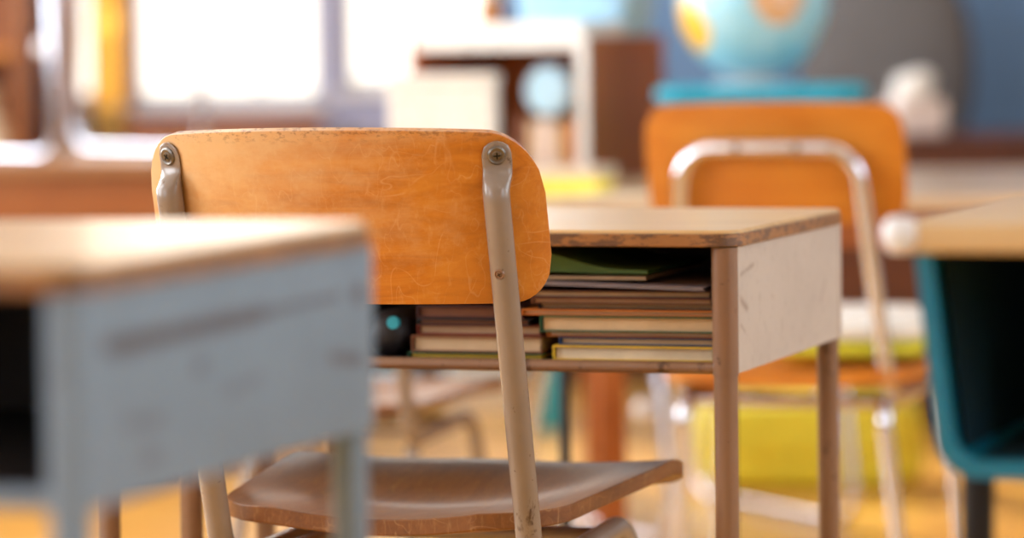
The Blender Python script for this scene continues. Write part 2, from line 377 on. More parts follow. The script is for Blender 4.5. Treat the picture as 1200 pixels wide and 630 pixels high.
# ------------------------------------------------------------------ the room
XL, XR, YB, YF, ZC = -3.25, 3.4, 9.62, -2.2, 2.9
struct('floor', bx(XL - .2, XR + .2, YF - .2, YB + .2, -0.06, 0), 'floor')
struct('ceiling', bx(XL - .2, XR + .2, YF - .2, YB + .2, ZC, ZC + .06), 'ceiling')
def wall_y(bm, y0, y1, x0, x1, holes):
    """wall facing y with rectangular openings (x0,x1,z0,z1) sorted by x"""
    cur = x0
    for (a, b, c, d) in holes:
        box(bm, cur, a, y0, y1, 0, ZC); box(bm, a, b, y0, y1, 0, c); box(bm, a, b, y0, y1, d, ZC); cur = b
    box(bm, cur, x1, y0, y1, 0, ZC); return bm
def wall_x(bm, x0, x1, y0, y1, holes):
    cur = y0
    for (a, b, c, d) in holes:
        box(bm, x0, x1, cur, a, 0, ZC); box(bm, x0, x1, a, b, 0, c); box(bm, x0, x1, a, b, d, ZC); cur = b
    box(bm, x0, x1, cur, y1, 0, ZC); return bm
BACK = [(-3.0, -2.3, 0.80, 2.4), (-1.205, -1.022, .77, 2.4), (-1.0, -0.497, 0.77, 2.4), (-0.44, -0.02, 0.80, 2.4)]
LEFT = [(-2.0, -.5, .85, 2.6), (0.1, 1.9, 0.85, 2.6), (2.7, 4.5, 0.85, 2.6), (5.3, 7.1, 0.85, 2.6), (7.5, 9.3, 0.85, 2.6)]
struct('wall_back', wall_y(new(), YB, YB + .2, XL - .2, XR + .2, BACK), 'wall_blue', smooth=False)
struct('wall_left', wall_x(new(), XL - .2, XL, YF, YB, LEFT), 'wall_warm', smooth=False)
RIGHT_ADDED = [(0.0, 1.8, .85, 2.6), (2.8, 4.6, .85, 2.6)]  # added openings, unseen, for the extra light from the right
struct('wall_right', wall_x(new(), XR, XR + .2, YF, YB, RIGHT_ADDED), 'wall_warm', smooth=False)
struct('wall_front', bx(XL, XR, YF - .2, YF, 0, ZC), 'wall_warm', smooth=False)
struct('baseboard_back', bx(XL, XR, YB - .015, YB, 0, .1), 'base_brown', bevel=.003)
struct('baseboard_left', bx(XL, XL + .015, YF, YB - .02, 0, .1), 'base_brown', bevel=.003)
wi = 0
for (a, b, c, d) in BACK:
    wi += 1; f = .022; bm = new()
    box(bm, a, a + f, YB + .03, YB + .10, c, d); box(bm, b - f, b, YB + .03, YB + .10, c, d); box(bm, a, b, YB + .03, YB + .10, c, c + f); box(bm, a, b, YB + .03, YB + .10, d - f, d)
    for q in ((1, 2) if b - a > .3 else ()): x = a + (b - a) * q / 3; box(bm, x - .008, x + .008, YB + .045, YB + .085, c, d)
    box(bm, a, b, YB + .045, YB + .085, (c + d) / 2 - .01, (c + d) / 2 + .01)
    w = struct(f'window_{wi}', bm, 'frame_white')
    obj('glass', bx(a + f, b - f, YB + .062, YB + .066, c + f, d - f), 'glass', w)
    obj('sill', bx(a - .02, b + .02, YB - .03, YB + .10, c - .025, c - .001), 'frame_white', w, bevel=.004)
for (a, b, c, d) in LEFT:
    wi += 1; f = .05; bm = new()
    box(bm, XL - .1, XL - .03, a, a + f, c, d); box(bm, XL - .1, XL - .03, b - f, b, c, d); box(bm, XL - .1, XL - .03, a, b, c, c + f); box(bm, XL - .1, XL - .03, a, b, d - f, d)
    box(bm, XL - .085, XL - .045, (a + b) / 2 - .02, (a + b) / 2 + .02, c, d)
    w = struct(f'window_{wi}', bm, 'frame_white')
    obj('glass', bx(XL - .066, XL - .062, a + f, b - f, c + f, d - f), 'glass', w)
for (a, b, c, d) in RIGHT_ADDED:
    wi += 1; f = .05; bm = new()
    box(bm, XR + .03, XR + .1, a, a + f, c, d); box(bm, XR + .03, XR + .1, b - f, b, c, d); box(bm, XR + .03, XR + .1, a, b, c, c + f); box(bm, XR + .03, XR + .1, a, b, d - f, d)
    w = struct(f'window_{wi}', bm, 'frame_white')  # added window around the right-hand fill light
    obj('glass', bx(XR + .062, XR + .066, a + f, b - f, c + f, d - f), 'glass', w)
for i, (x, y) in enumerate(FILL_LAMPS):
    t = thing('added_ceiling_lamp', f'added long fill lamp on the ceiling, {("left", "right")[i % 2]} row, {("nearest the camera", "over the front desks", "nearest the windows")[i // 2]}, unseen above the frame', 'lamp', (x, y, 0), 0, 'unseen ceiling lamps added for fill')
    bm = new(); box(bm, -.6, .6, -.17, .17, 2.87, 2.895)
    obj('housing', bm, 'frame_white', t, bevel=.004)
    obj('diffuser', bx(-.56, .56, -.14, .14, 2.855, 2.869), 'diffuser', t, bevel=.004)

# ------------------------------------------------------------------ wooden school chair
def backrest_bm(w, h, ctr, lean, curl, thick, r_top=.055, r_bot=.045):
    """bent plywood panel: flat in the middle, its ends curling forward; ctr = centre point of its middle"""
    nu, nv = 48, 20
    def outline(u):                      # half heights at arc position u in [-1,1]
        x = abs(u) * w / 2; e = w / 2 - x
        def cut(r): return 0 if e >= r else r - math.sqrt(max(r * r - (r - e) ** 2, 0))
        return h / 2 - cut(r_top) + .006 * (1 - u * u), -h / 2 + cut(r_bot)
    def pos(i, j):
        u = math.sin((i * 2 - 1) * PI / 2 * .999); u = .55 * u + .45 * (i * 2 - 1)
        top, bot = outline(u); zz = bot + (top - bot) * j
        a = curl; s = u * w / 2
        x = s * (1 - .10 * u * u); y = a * abs(u) ** 2.3 - .0
        return Vector((x, y - math.tan(lean) * zz, zz)) + ctr
    def off(i, j):
        u = (i * 2 - 1); return Vector((-2.3 * curl * abs(u) ** 1.3 * (1 if u > 0 else -1) / (w / 2), 1, math.tan(lean))).normalized()
    return sheet(pos, nu, nv, thick, off)
def seat_bm(wb, wf, depth, y0, z, thick):
    def pos(i, j):
        v = j; u = i * 2 - 1; k = .5 * math.sin(u * PI / 2) + .5 * u
        hw = (wb + (wf - wb) * min(1, v * 1.4)) / 2
        e = min(v, 1 - v) * depth; r = .07 if v < .5 else .06
        cut = 0 if e >= r else r - math.sqrt(max(r * r - (r - e) ** 2, 0))
        hw -= cut
        x = k * hw; y = y0 + v * depth
        dip = -.016 * math.exp(-((v - .38) / .25) ** 2) * (1 - k * k) + .007 * k * k
        front = -.024 * max(0, (v - .74) / .26) ** 2; crown = .006 * math.exp(-(k / .35) ** 2) * max(0, v - .5) * 2
        return Vector((x, y, z + dip + front + crown + .004))
    return sheet(pos, 30, 30, thick, lambda i, j: Vector((0, 0, 1)))
def screw_parts(c, dirn, r, parent, head='screw_metal', recess='dark_hole'):
    q = Vector((0, 0, 1)).rotation_difference(Vector(dirn)).to_matrix().to_4x4()
    s = obj('screw', lathe(new(), [(0, -.003), (r * 1.0, -.003), (r * 1.0, .0005), (r * .82, .0016), (r * .7, .0010), (r * .5, .0010), (r * .42, .0018), (0, .0018)], 24, c, q), head, parent)
    bm = new()
    for a in (0, PI / 2):
        m = Matrix.Translation(c) @ q @ Matrix.Rotation(a + .5, 4, 'Z'); box(bm, -r * .36, r * .36, -r * .07, r * .07, .0012, .0023, m)
    obj('screw_slot', bm, recess, s)
    return s
TW = rad(-24)
def wooden_chair(label, loc, scale=1.0, back='ply_back', seat='ply_seat', metal='beige_metal', group=None, rz=ROT):
    t = thing('school_chair', label, 'chair', loc, rz, group)
    lean = rad(15); yb = -.222; zb = .760
    bc = Vector((0, yb - .019 - .0245, zb))
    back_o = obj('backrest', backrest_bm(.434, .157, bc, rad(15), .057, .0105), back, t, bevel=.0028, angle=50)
    # flattened upper end lies on the plywood, the round tube goes down beside the seat and on to the front foot
    tops = []
    for s in (-1, 1):
        top = Vector((s * .163, yb - .034, zb + .060)); ny = Vector((s * .02, -1.02, 0)); seatp = Vector((s * .160, top.y + math.tan(lean) * (top.z - .470), .470))
        knee = Vector((s * .158, seatp.y + .022, .412)); fr = Vector((s * .152, .185, .425)); foot = Vector((s * .185, .255, .012))
        path = fillet([top, knee, fr, foot], [.05, .05], 10)
        # dense points near the top for the flattened part
        d = (path[1] - path[0]); L = d.length; dn = d.normalized(); pre = [top + dn * q for q in (-.012, -.0105, -.007, 0, .010, .018, .026, .034, .045)]
        for k_, q_ in enumerate((-.012, -.0105, -.007, 0, .010, .018, .026, .034, .045)):
            g_ = min(1, max(0, (q_ - .012) / .026)); pre[k_] = pre[k_] + ny * (.0115 * g_ * g_ * (3 - 2 * g_))
        pts = pre + [v_ + ny * .0115 for v_ in path[1:]]; n = len(pts); sq = []
        rr = [.0125] * n
        for i in range(n):
            if i < len(pre):
                q = (-.012, -.0105, -.007, 0, .010, .018, .026, .034, .045)[i]
                wdt = math.sqrt(max(0, 1 - (min(q, 0) / .0122) ** 2)) if q < 0 else 1
                f = min(1, max(0, (q - .016) / .02)); fl = .16 + (.84) * f * f * (3 - 2 * f)
                sq.append((fl * max(wdt, .5), max(wdt, .12) * (1.10 - .10 * f)))
            else: sq.append((1, 1))
        p = obj('back_post', tube(new(), pts, rr, 20, True, sq, s * TW), metal, t, angle=60)
        nr = Vector((s * .39, -.88, -.24)).normalized(); nr2 = Vector((0, -math.cos(lean), -math.sin(lean)))
        c = top + nr * .0022 + dn * .001; screw_parts(c, nr, .0088, p, 'screw_metal')
        c2 = top + dn * .112 + nr2 * .0120 + ny * .0115; screw_parts(c2, nr2, .0050, p, 'brown_metal')
        obj('foot_glide', lathe(new(), [(0, 0), (.015, 0), (.016, .006), (.0145, .022), (0, .022)], 20, (s * .186, .243, 0)), 'black_rubber', p)
        rl = fillet([(s * .138, .10, .412), (s * .142, -.10, .412), (s * .175, -.215, .012)], .05, 8)
        q = obj('rear_leg', tube(new(), rl, .0115, 16), metal, t)
        obj('foot_glide', lathe(new(), [(0, 0), (.014, 0), (.015, .006), (.0135, .022), (0, .022)], 20, (s * .176, -.217, 0)), 'black_rubber', q)
    bm = new()
    for y in (-.085, .115): tube(bm, [(-.150, y, .418), (.150, y, .418)], .009, 12)
    obj('cross_brace', bm, metal, t)
    bm = seat_bm(.345, .415, .405, -.155, .456, .016)
    for v in bm.verts: v.co.z += .018 * min(1, (v.co.y + .145) / .3)
    obj('seat', bm, seat, t, bevel=.003, angle=50)
    if scale != 1: t.scale = (scale,) * 3
    return t

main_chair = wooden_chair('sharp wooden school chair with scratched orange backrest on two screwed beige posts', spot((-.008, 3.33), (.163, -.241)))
small_chair = wooden_chair('low wooden chair beyond the open desk, only seat and post showing below it', (-.235, 5.30, 0), .86, 'ply_orange', 'ply_seat')

# ------------------------------------------------------------------ chrome framed wooden chair
def chrome_chair(label, loc, rz=ROT):
    t = thing('chrome_chair', label, 'chair', loc, rz)
    lean = rad(11); yb = -.205; zt = .762
    top = lambda s: Vector((s * .118, yb, zt))
    a = []
    pts = [(-.150, -.02, .405), (-.146, yb + .100, .425), (-.122, yb, zt), (.122, yb, zt), (.146, yb + .100, .425), (.150, -.02, .405)]
    # one tube: front foot - seat rail - up the back - over - down again
    full = [(-.205, .235, .012), (-.175, .185, .396)] + [(-.160, yb + .075, .396), (-.130, yb, zt), (.130, yb, zt), (.160, yb + .075, .396)] + [(.175, .185, .396), (.205, .235, .012)]
    obj('frame', tube(new(), fillet(full, [.04, .05, .055, .055, .05, .04], 10), .0115, 18), 'chrome', t)
    for s in (-1, 1):
        obj('rear_leg', tube(new(), fillet([(s * .148, .12, .384), (s * .150, -.135, .384), (s * .180, -.080, .012)], .03, 8), .0115, 16), 'chrome', t)
        lg = t.children[-1] if t.children else None
    bm = new(); tube(bm, [(-.158, -.10, .384), (.158, -.10, .384)], .009, 12); tube(bm, [(-.165, .15, .392), (.165, .15, .392)], .009, 12)
    obj('cross_brace', bm, 'chrome', t)
    bc = Vector((0, yb + .034, .737))
    obj('backrest', backrest_bm(.43, .170, bc, lean, .012, .012, .045, .045), 'ply_orange', t, bevel=.003, angle=50)
    for s in (-.045, .045):
        bm = new(); lathe(bm, [(0, -.004), (.006, -.004), (.006, .001), (0, .002)], 16, (s, yb - .0125, zt), Matrix.Rotation(PI / 2, 4, 'X'))
        obj('rivet', bm, 'screw_metal', t)
    obj('seat', seat_bm(.37, .40, .40, -.165, .418, .024), 'ply_orange', t, bevel=.004, angle=50)
    return t
cc = chrome_chair('orange wooden chair with a rounded chrome tube frame, standing behind the open desk at right', (.437, 5.43, 0))

# ------------------------------------------------------------------ school desk
def school_desk(label, loc, H=.735, panel='panel_beige', leg='brown_metal', box_h=.123, joint=True, group=None, rz=ROT, shift=0.0):
    t = thing('school_desk', label, 'desk', loc, rz, group)
    T = .0165; w, d = .61, .46; lx, ly = .2875, .2125; zt = H - T; zb = zt - box_h
    obj('desk_top', prism(new(), rrect(w - .003, d - .003, .026), zt + .001, H), 'desk_lam', t, bevel=.0025)
    # worn edge band round the top
    o1 = rrect(w, d, .028); o2 = rrect(w - .010, d - .010, .023); bm = new()
    va = [[bm.verts.new((x, y, z)) for x, y in o] for o, z in ((o1, zt), (o1, H - .0035), (o2, H - .0035), (o2, zt))]
    n = len(o1)
    for k in range(4):
        A, B = va[k], va[(k + 1) % 4]
        for i in range(n): bm.faces.new((A[i], A[(i + 1) % n], B[(i + 1) % n], B[i]))
    obj('edge_band', bm, 'desk_edge', t, bevel=.0012)
    for s in (-1, 1):
        x = s * (lx + .0128)
        obj('side_panel', bx(min(x, x - s * .0016), max(x, x - s * .0016), -ly + .001, ly + .013, zb - .002, zt + .001), panel, t, smooth=False)
        obj('panel_shade_sheet', bx(min(x - s * .0018, x - s * .0135), max(x - s * .0018, x - s * .0135), -ly + .013, ly - .013, zb + .006, zt - .001), 'box_inside', t, smooth=False)  # added dark sheet, carrying shade on the panel's inner face
        for q in (-1, 1):
            L = obj('leg', tube(new(), [(s * lx, q * ly, zt - .001), (s * lx, q * ly, zb - .004)], .0130, 24), leg, t)
            obj('lower_leg', tube(new(), [(s * lx, q * ly, zb + .003), (s * lx, q * ly, .012)], .0119, 24), leg, L)
            obj('foot_glide', lathe(new(), [(0, 0), (.014, 0), (.016, .005), (.015, .02), (0, .02)], 20, (s * lx, q * ly, 0)), 'black_rubber', L)
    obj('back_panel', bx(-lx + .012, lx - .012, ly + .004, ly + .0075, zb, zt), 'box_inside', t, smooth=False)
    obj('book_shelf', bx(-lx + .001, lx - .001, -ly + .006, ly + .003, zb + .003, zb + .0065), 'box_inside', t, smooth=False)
    obj('front_rail', tube(new(), [(-lx + .010, -ly - .001, zb + .003), (lx - .010, -ly - .001, zb + .003)], .0062, 14), leg, t)
    return t
desk_main = school_desk('worn open-front school desk with books inside, pale side panel facing right', spot((.209, 3.555), (.2875, -.2125)))
desk_left = school_desk('blurred blue-grey school desk nearest the camera, brown scuff along its side panel', spot((-.2445, 1.985), (.2875, -.2125)), .806, 'panel_blue', 'blue_metal', .118)
desk_side = school_desk('lower school desk beside the open desk, only its legs showing below the blue-grey desk', spot((-.425, 3.77), (.2875, -.2125)), .695)

# right front desk: same wooden top on a moulded teal book box
def teal_desk():
    H = .796; T = .020; zt = H - T
    loc = spot((.257, 2.46), (-.305, -.23)); t = thing('teal_box_desk', 'blurred desk at the right edge with a teal moulded book box under its wooden top', 'desk', loc, ROT)
    obj('desk_top', prism(new(), rrect(.61, .46, .028), zt, H), 'desk_lam', t, bevel=.003)
    bc = obj('corner_glint', lathe(new(), [(0, -.013), (.008, -.012), (.0125, -.006), (.0135, 0), (.0125, .006), (.008, .012), (0, .013)], 20, (-.299, -.223, H - .008)), 'white_glint', t, label='white cap standing in for a corner highlight')  # highlight on the rounded desk corner, made as a white cap
    # tapered tub, open to the front
    bm = new(); bh = .157; nseg = 8
    def section(y, inset, zi):
        wt, wb_ = .296 - inset, .282 - inset; r = .03 - inset * .6; pts = [(-wt, zt - zi)]
        for s, a0 in ((-1, 180), (1, 270)):
            cx, cz = s * (wb_ - r), zt - bh + r + inset
            for k in range(nseg + 1):
                a = rad(a0 + 90 * k / nseg); pts.append((cx + r * math.cos(a), cz + r * math.sin(a)))
        pts.append((wt, zt - zi)); return [bm.verts.new((x, y, z)) for x, z in pts]
    fo, fi = section(-.195, 0, .0), section(-.195, .012, .0); bi = section(.19, .012, .0); bo = section(.20, 0, .0)
    for A, B in ((fo, fi), (fi, bi), (fo, bo)):
        for k in range(len(A) - 1): bm.faces.new((A[k], A[k + 1], B[k + 1], B[k]))
    bm.faces.new(bi); bm.faces.new(bo)
    obj('book_box', bm, 'teal', t, angle=30)
    bm = new()
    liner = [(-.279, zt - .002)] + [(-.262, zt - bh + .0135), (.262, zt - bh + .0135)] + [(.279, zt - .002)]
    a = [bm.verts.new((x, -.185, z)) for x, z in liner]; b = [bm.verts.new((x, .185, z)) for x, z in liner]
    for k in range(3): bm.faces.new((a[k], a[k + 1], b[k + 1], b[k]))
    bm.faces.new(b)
    obj('box_shade_liner', bm, 'teal_in', t)  # added liner, holds the box's inner shade in its colour
    for s in (-1, 1):
        for q in (-1, 1):
            L = obj('leg', tube(new(), [(s * .258, q * .165, zt - bh + .004), (s * .264, q * .175, .01)], .0115, 18), 'navy_metal', t)
            obj('foot_glide', lathe(new(), [(0, 0), (.014, 0), (.015, .006), (.0135, .02), (0, .02)], 18, (s * .264, q * .175, 0)), 'black_rubber', L)
    return t
teal_desk_o = teal_desk()

# ------------------------------------------------------------------ books in the open desk
def book(label, root, x0, x1, z, th, cover, pages='paper_cream', y0=-.195, dy=.235, spine='left', tilt=0.0, group='books inside the open desk', floppy=False, name='book', cat='book'):
    """one book lying flat; x0..x1 across, thickness th, its long open edge to the front"""
    cx = (x0 + x1) / 2; w = x1 - x0; c = .0016 if th > .007 else .0010
    p = wpt(root, (cx, y0 + dy / 2, z)); b = thing(name, label, cat, p, root.rotation_euler.z, group)
    b.rotation_euler = (0, tilt, root.rotation_euler.z)
    bm = new(); box(bm, -w / 2, w / 2, -dy / 2, dy / 2, 0, c); box(bm, -w / 2, w / 2, -dy / 2, dy / 2, th - c, th)
    sx = -1 if spine == 'left' else 1
    box(bm, min(sx * w / 2, sx * (w / 2 - c)), max(sx * w / 2, sx * (w / 2 - c)), -dy / 2, dy / 2, c, th - c)
    obj('cover', bm, cover, b, smooth=False)
    obj('pages', bx(-w / 2 + .003, w / 2 - .003, -dy / 2 + .004, dy / 2 - .004, c, th - c), pages, b, smooth=False)
    return b
zs = .735 - .0165 - .123 + .0066
G = desk_main
z = zs
book('white paged book with yellow spine at the bottom of the right stack', G, .103, .271, z, .0150, 'cover_yellow', 'paper_cream'); z += .0152
book('dark blue book second from the bottom of the right stack', G, .108, .272, z, .0080, 'cover_blue', 'paper_tan', y0=-.190); z += .0082
book('thin yellow workbook under the green book', G, .095, .270, z, .0050, 'cover_orange', 'paper_cream', y0=-.188); z += .0052
book('green covered book with cream pages in the middle of the right stack', G, .090, .272, z, .0165, 'cover_green', 'paper_tan', y0=-.196); z += .0167
book('thin orange folder lying on the green book', G, .070, .270, z, .0055, 'cover_orange', 'paper_tan', y0=-.193); z += .0057
book('thin dark notebook above the orange folder', G, .085, .268, z, .0060, 'cover_black', 'paper_tan', y0=-.185); z += .0062
book('brown notebook above the thin dark notebook', G, .080, .268, z, .0050, 'cover_brown', 'paper_tan', y0=-.192); z += .0052
book('maroon book near the top of the right stack', G, .078, .266, z, .0075, 'cover_maroon', 'paper_tan', y0=-.187); z += .0077
zt_right = z
book('grey folder sloping on top of the right stack', G, .040, .262, z + .004, .0035, 'cover_grey', 'paper_white', y0=-.197, tilt=rad(1.6))
# green soft-cover exercise book, curling up at its left end
def curl_book():
    p = wpt(G, (.105, -.075, zt_right + .0105)); t = thing('exercise_book', 'green soft exercise book curling up on top of the right stack', 'book', p, ROT, 'books inside the open desk')
    def pos(i, j): return Vector((-.065 + .16 * i, -.11 + .22 * j,   .0080 + .009 * math.exp(-((i - .30) / .30) ** 2)))
    def cov(i, j):
        hh = .002 + .008 * math.exp(-((i - .30) / .30) ** 2); return Vector((0, 0, 1)) * (hh / .012)
    obj('cover', sheet(pos, 24, 4, .022, cov), 'cover_leaf', t)
    obj('pages', sheet(lambda i, j: Vector((-.062 + .154 * i, -.106 + .212 * j, .0015)), 8, 4, .0035, lambda i, j: Vector((0, 0, 1))), 'paper_tan', t)
curl_book()
z = zs
book('thin green book at the bottom of the left stack', G, -.052, .092, z, .0060, 'cover_green', 'cover_yellow'); z += .0062
book('tan paged brown book second in the left stack', G, -.050, .090, z, .0165, 'cover_brown', 'paper_tan', y0=-.190); z += .0167
book('dark red book third in the left stack', G, -.048, .085, z, .0100, 'cover_red', 'paper_tan', y0=-.178); z += .0102
book('black notebook fourth in the left stack', G, -.046, .075, z, .0060, 'cover_black', 'cover_brown', y0=-.183); z += .0062
book('brown book on top of the left stack', G, -.050, .065, z, .0120, 'cover_maroon', 'cover_brown', y0=-.172)
def pencil_case():
    p = wpt(G, (-.080, -.10, zs)); t = thing('pencil_case', 'dark pencil case with a turquoise tab at the left inside the open desk', 'pencil case', p, ROT)
    bm = new(); tube(bm, [(0, -.095, .024), (0, -.09, .024), (0, -.08, .024), (0, .08, .024), (0, .09, .024), (0, .095, .024)], [.008, .018, .0235, .0235, .018, .008], 20)
    obj('body', bm, 'cover_black', t)
    obj('zip_tab', lathe(new(), [(0, -.003), (.0065, -.003), (.0065, .003), (0, .003)], 16, (.014, -.0975, .036), Matrix.Rotation(PI / 2, 4, 'X')), 'cover_cyan', t, label='turquoise zip tab')
pencil_case()
# yellow-green pouch inside the teal desk
p = wpt(teal_desk_o, (-.130, -.06, .796 - .020 - .157 + .0145)); t = thing('pouch', 'yellow-green pouch inside the teal book box at the right edge', 'pouch', p, ROT)
bm = new(); bmesh.ops.create_uvsphere(bm, u_segments=24, v_segments=14, radius=1)
for v in bm.verts: v.co = Vector((v.co.x * .045, v.co.y * .07, .040 + v.co.z * .040))
obj('body', bm, 'lemon', t); obj('zip', tube(new(), [(-.03, -.052, .062), (0, -.048, .0685), (.03, -.052, .062)], .002, 8), 'cover_black', t)

# ------------------------------------------------------------------ things behind: bags, table, cabinets
def soft_block(w, d, h, e=.42, n=28, puff=0.0):
    bm = new(); bmesh.ops.create_uvsphere(bm, u_segments=n * 2, v_segments=n, radius=1)
    f = lambda q: math.copysign(abs(q) ** e, q)
    for v in bm.verts:
        x, y, z = v.co; v.co = Vector((f(x) * w / 2, f(y) * d / 2, h / 2 + f(z) * h / 2 + puff * math.sin(7 * x + 4 * y) * (1 - z * z)))
    return bm
sp = wpt(cc, (.075, .02, .4475))
t = thing('cushion', 'white and yellow-green cushion on the seat of the chrome framed chair', 'cushion', sp, ROT)
obj('cushion_body', soft_block(.25, .30, .030, .5), 'lemon', t); o = obj('cushion_top', soft_block(.25, .30, .045, .5), 'paper_white', t, label='white cushion top'); o.location = (0, 0, .022)
t = thing('yellow_bag', 'bright yellow-green bag lying on the floor behind the chrome framed chair', 'bag', (.60, 7.42, 0), rad(-3))
obj('bag_body', soft_block(.48, .22, .185, .38, 28, .006), 'bag_yellow', t)
obj('flap', soft_block(.40, .03, .10, .4), 'bag_yellow', t).location = (0, -.108, .075)
obj('strap', tube(new(), fillet([(-.12, 0, .18), (-.10, 0, .215), (.10, 0, .215), (.12, 0, .18)], .03, 6), .007, 10), 'cover_leaf', t)

def table(name, label, x0, x1, y0, y1, H, top_mat, leg_mat, thick=.026, apron=.055, leg=.045, rz=0.0, cat='table'):
    cx, cy = (x0 + x1) / 2, (y0 + y1) / 2; w, d = x1 - x0, y1 - y0; t = thing(name, label, cat, (cx, cy, 0), rz)
    obj('table_top', prism(new(), rrect(w, d, .03), H - thick, H), top_mat, t, bevel=.004)
    bm = new(); a = .03
    for (p, q, r, s) in ((-w/2+a, w/2-a, -d/2+a, -d/2+a+.02), (-w/2+a, w/2-a, d/2-a-.02, d/2-a), (-w/2+a, -w/2+a+.02, -d/2+a+.02, d/2-a-.02), (w/2-a-.02, w/2-a, -d/2+a+.02, d/2-a-.02)):
        box(bm, p, q, r, s, H - thick - apron, H - thick)
    obj('apron', bm, leg_mat, t, smooth=False)
    for sx in (-1, 1):
        for sy in (-1, 1):
            x = sx * (w / 2 - .145 - leg / 2); y = sy * (d / 2 - .035 - leg / 2)
            obj('leg', bx(x - leg / 2, x + leg / 2, y - leg / 2, y + leg / 2, 0, H - thick), leg_mat, t, bevel=.004)
    return t
table('work_table', 'long pale-topped wooden table behind the chairs, carrying the wooden box and the globe', -.01, 1.75, 5.77, 7.0, .665, 'table_lam', 'table_leg')

def cabinet(label, x0, x1, y0, y1, H, mat, doors, top='table_lam'):
    t = thing('low_cabinet', label, 'cabinet', ((x0 + x1) / 2, (y0 + y1) / 2, 0), 0); w, d = x1 - x0, y1 - y0
    obj('body', bx(-w/2, w/2, -d/2, d/2, .05, H - .028), mat, t, bevel=.003)
    obj('plinth', bx(-w/2+.02, w/2-.02, -d/2+.03, d/2-.01, 0, .05), 'cab_dark', t)
    obj('cabinet_top', bx(-w/2-.012, w/2+.012, -d/2-.015, d/2, H-.028, H), top, t, bevel=.005)
    for k in range(doors):
        a = -w/2 + w * k / doors + .006; b = -w/2 + w * (k + 1) / doors - .006
        dr = obj('door', bx(a, b, -d/2-.018, -d/2-.0005, .065, H-.05), mat, t, bevel=.003)
        obj('handle', tube(new(), fillet([(b-.04, -d/2-.018, .50), (b-.04, -d/2-.04, .50), (b-.04, -d/2-.04, .40), (b-.04, -d/2-.018, .40)], .01, 4), .004, 10), 'chrome', dr)
    return t
cabinet('reddish-brown low cabinet at left carrying the chrome sled frame', -2.3, -.66, 7.75, 8.62, .675, 'cab_brown', 3, 'cab_top')
cabinet('dark brown low cabinet along the blue wall at right', .70, 2.6, 8.35, 8.85, .685, 'cab_dark', 4, 'cab_dark')

# chrome sled-base chair, two side frames
def sled_chair(label, loc, rz, seat='teal', width=.40, length=.46, back=True):
    t = thing('sled_chair' if back else 'sled_stool', label, 'chair' if back else 'stool', loc, rz)
    for s in (-1, 1):
        x = s * width / 2
        pts = [(x, .215, .43), (x, length / 2, .0105), (x, -length / 2, .0105), (x * .9, -.17, .43)] + ([(x * .85, -.25, .74)] if back else [])
        obj('side_frame', tube(new(), fillet(pts, [.06, .06, .05][:len(pts) - 2], 10), .0105, 16), 'chrome', t)
    for s in (-1, 1): obj('bolt_glint', lathe(new(), [(0, -.020), (.014, -.014), (.020, 0), (.014, .014), (0, .020)], 16, (s * width / 2, .190, .245)), 'white_glint', t)  # white colour stands in for the reflection on chrome bolt heads
    bm = new(); tube(bm, [(-width/2, .13, .425), (width/2, .13, .425)], .008, 10); tube(bm, [(-width*.45, -.14, .425), (width*.45, -.14, .425)], .008, 10)
    obj('cross_brace', bm, 'chrome', t)
    obj('seat', seat_bm(.37, .40, .40, -.18, .446, .012), seat, t, bevel=.003)
    if back: obj('backrest', backrest_bm(.40, .20, Vector((0, -.222, .66)), rad(12), .02, .010), seat, t, bevel=.003)
    return t
sled_chair('chrome sled-base stool under the long table, bright runner low at right', (.322, 6.873, 0), rad(-151), length=.58, back=False)
sled_chair('chrome sled-base chair standing on the reddish-brown cabinet at left', (-1.00, 8.16, .675), rad(-134), 'cab_brown', .42)

# ------------------------------------------------------------------ on the work table
TH = .665

A = rad(-27)
t = thing('wooden_box_shelf', 'open chestnut wooden box shelf with pale front edges standing on the long table', 'shelf', (0, 0, TH), A)
w, d, h = .366, .34, .262
cA, sA = math.cos(A), math.sin(A); fx, fy = .139, 6.55          # its front right corner
def box_pt(lx, ly, z=0): return (t.location.x + lx * cA - ly * sA, t.location.y + lx * sA + ly * cA, z)
t.location = (fx - (w/2 * cA + d/2 * sA), fy - (w/2 * sA - d/2 * cA), TH)
obj('side_panel', bx(w/2-.016, w/2, -d/2+.006, d/2, 0, h), 'hutch', t, bevel=.002)
obj('side_panel', bx(-w/2, -w/2+.016, -d/2+.006, d/2, 0, h), 'hutch', t, bevel=.002)
obj('top_board', bx(-w/2+.0165, w/2-.0165, -d/2+.006, d/2, h-.018, h), 'hutch', t, bevel=.002)
obj('bottom_board', bx(-w/2+.0165, w/2-.0165, -d/2+.006, d/2, 0, .016), 'hutch', t, bevel=.002)
obj('back_board', bx(-w/2+.0165, w/2-.0165, d/2-.01, d/2-.001, .0165, h-.0185), 'hutch', t)
bm = new(); box(bm, w/2-.018, w/2+.001, -d/2-.003, -d/2+.0055, 0, h); box(bm, -w/2+.018, w/2-.018, -d/2-.003, -d/2+.0055, h-.022, h); box(bm, -w/2+.018, w/2-.018, -d/2-.003, -d/2+.0055, 0, .018)
obj('front_edging', bm, 'paper_white', t, smooth=False, label='pale cream front edging')
HZ = TH + h
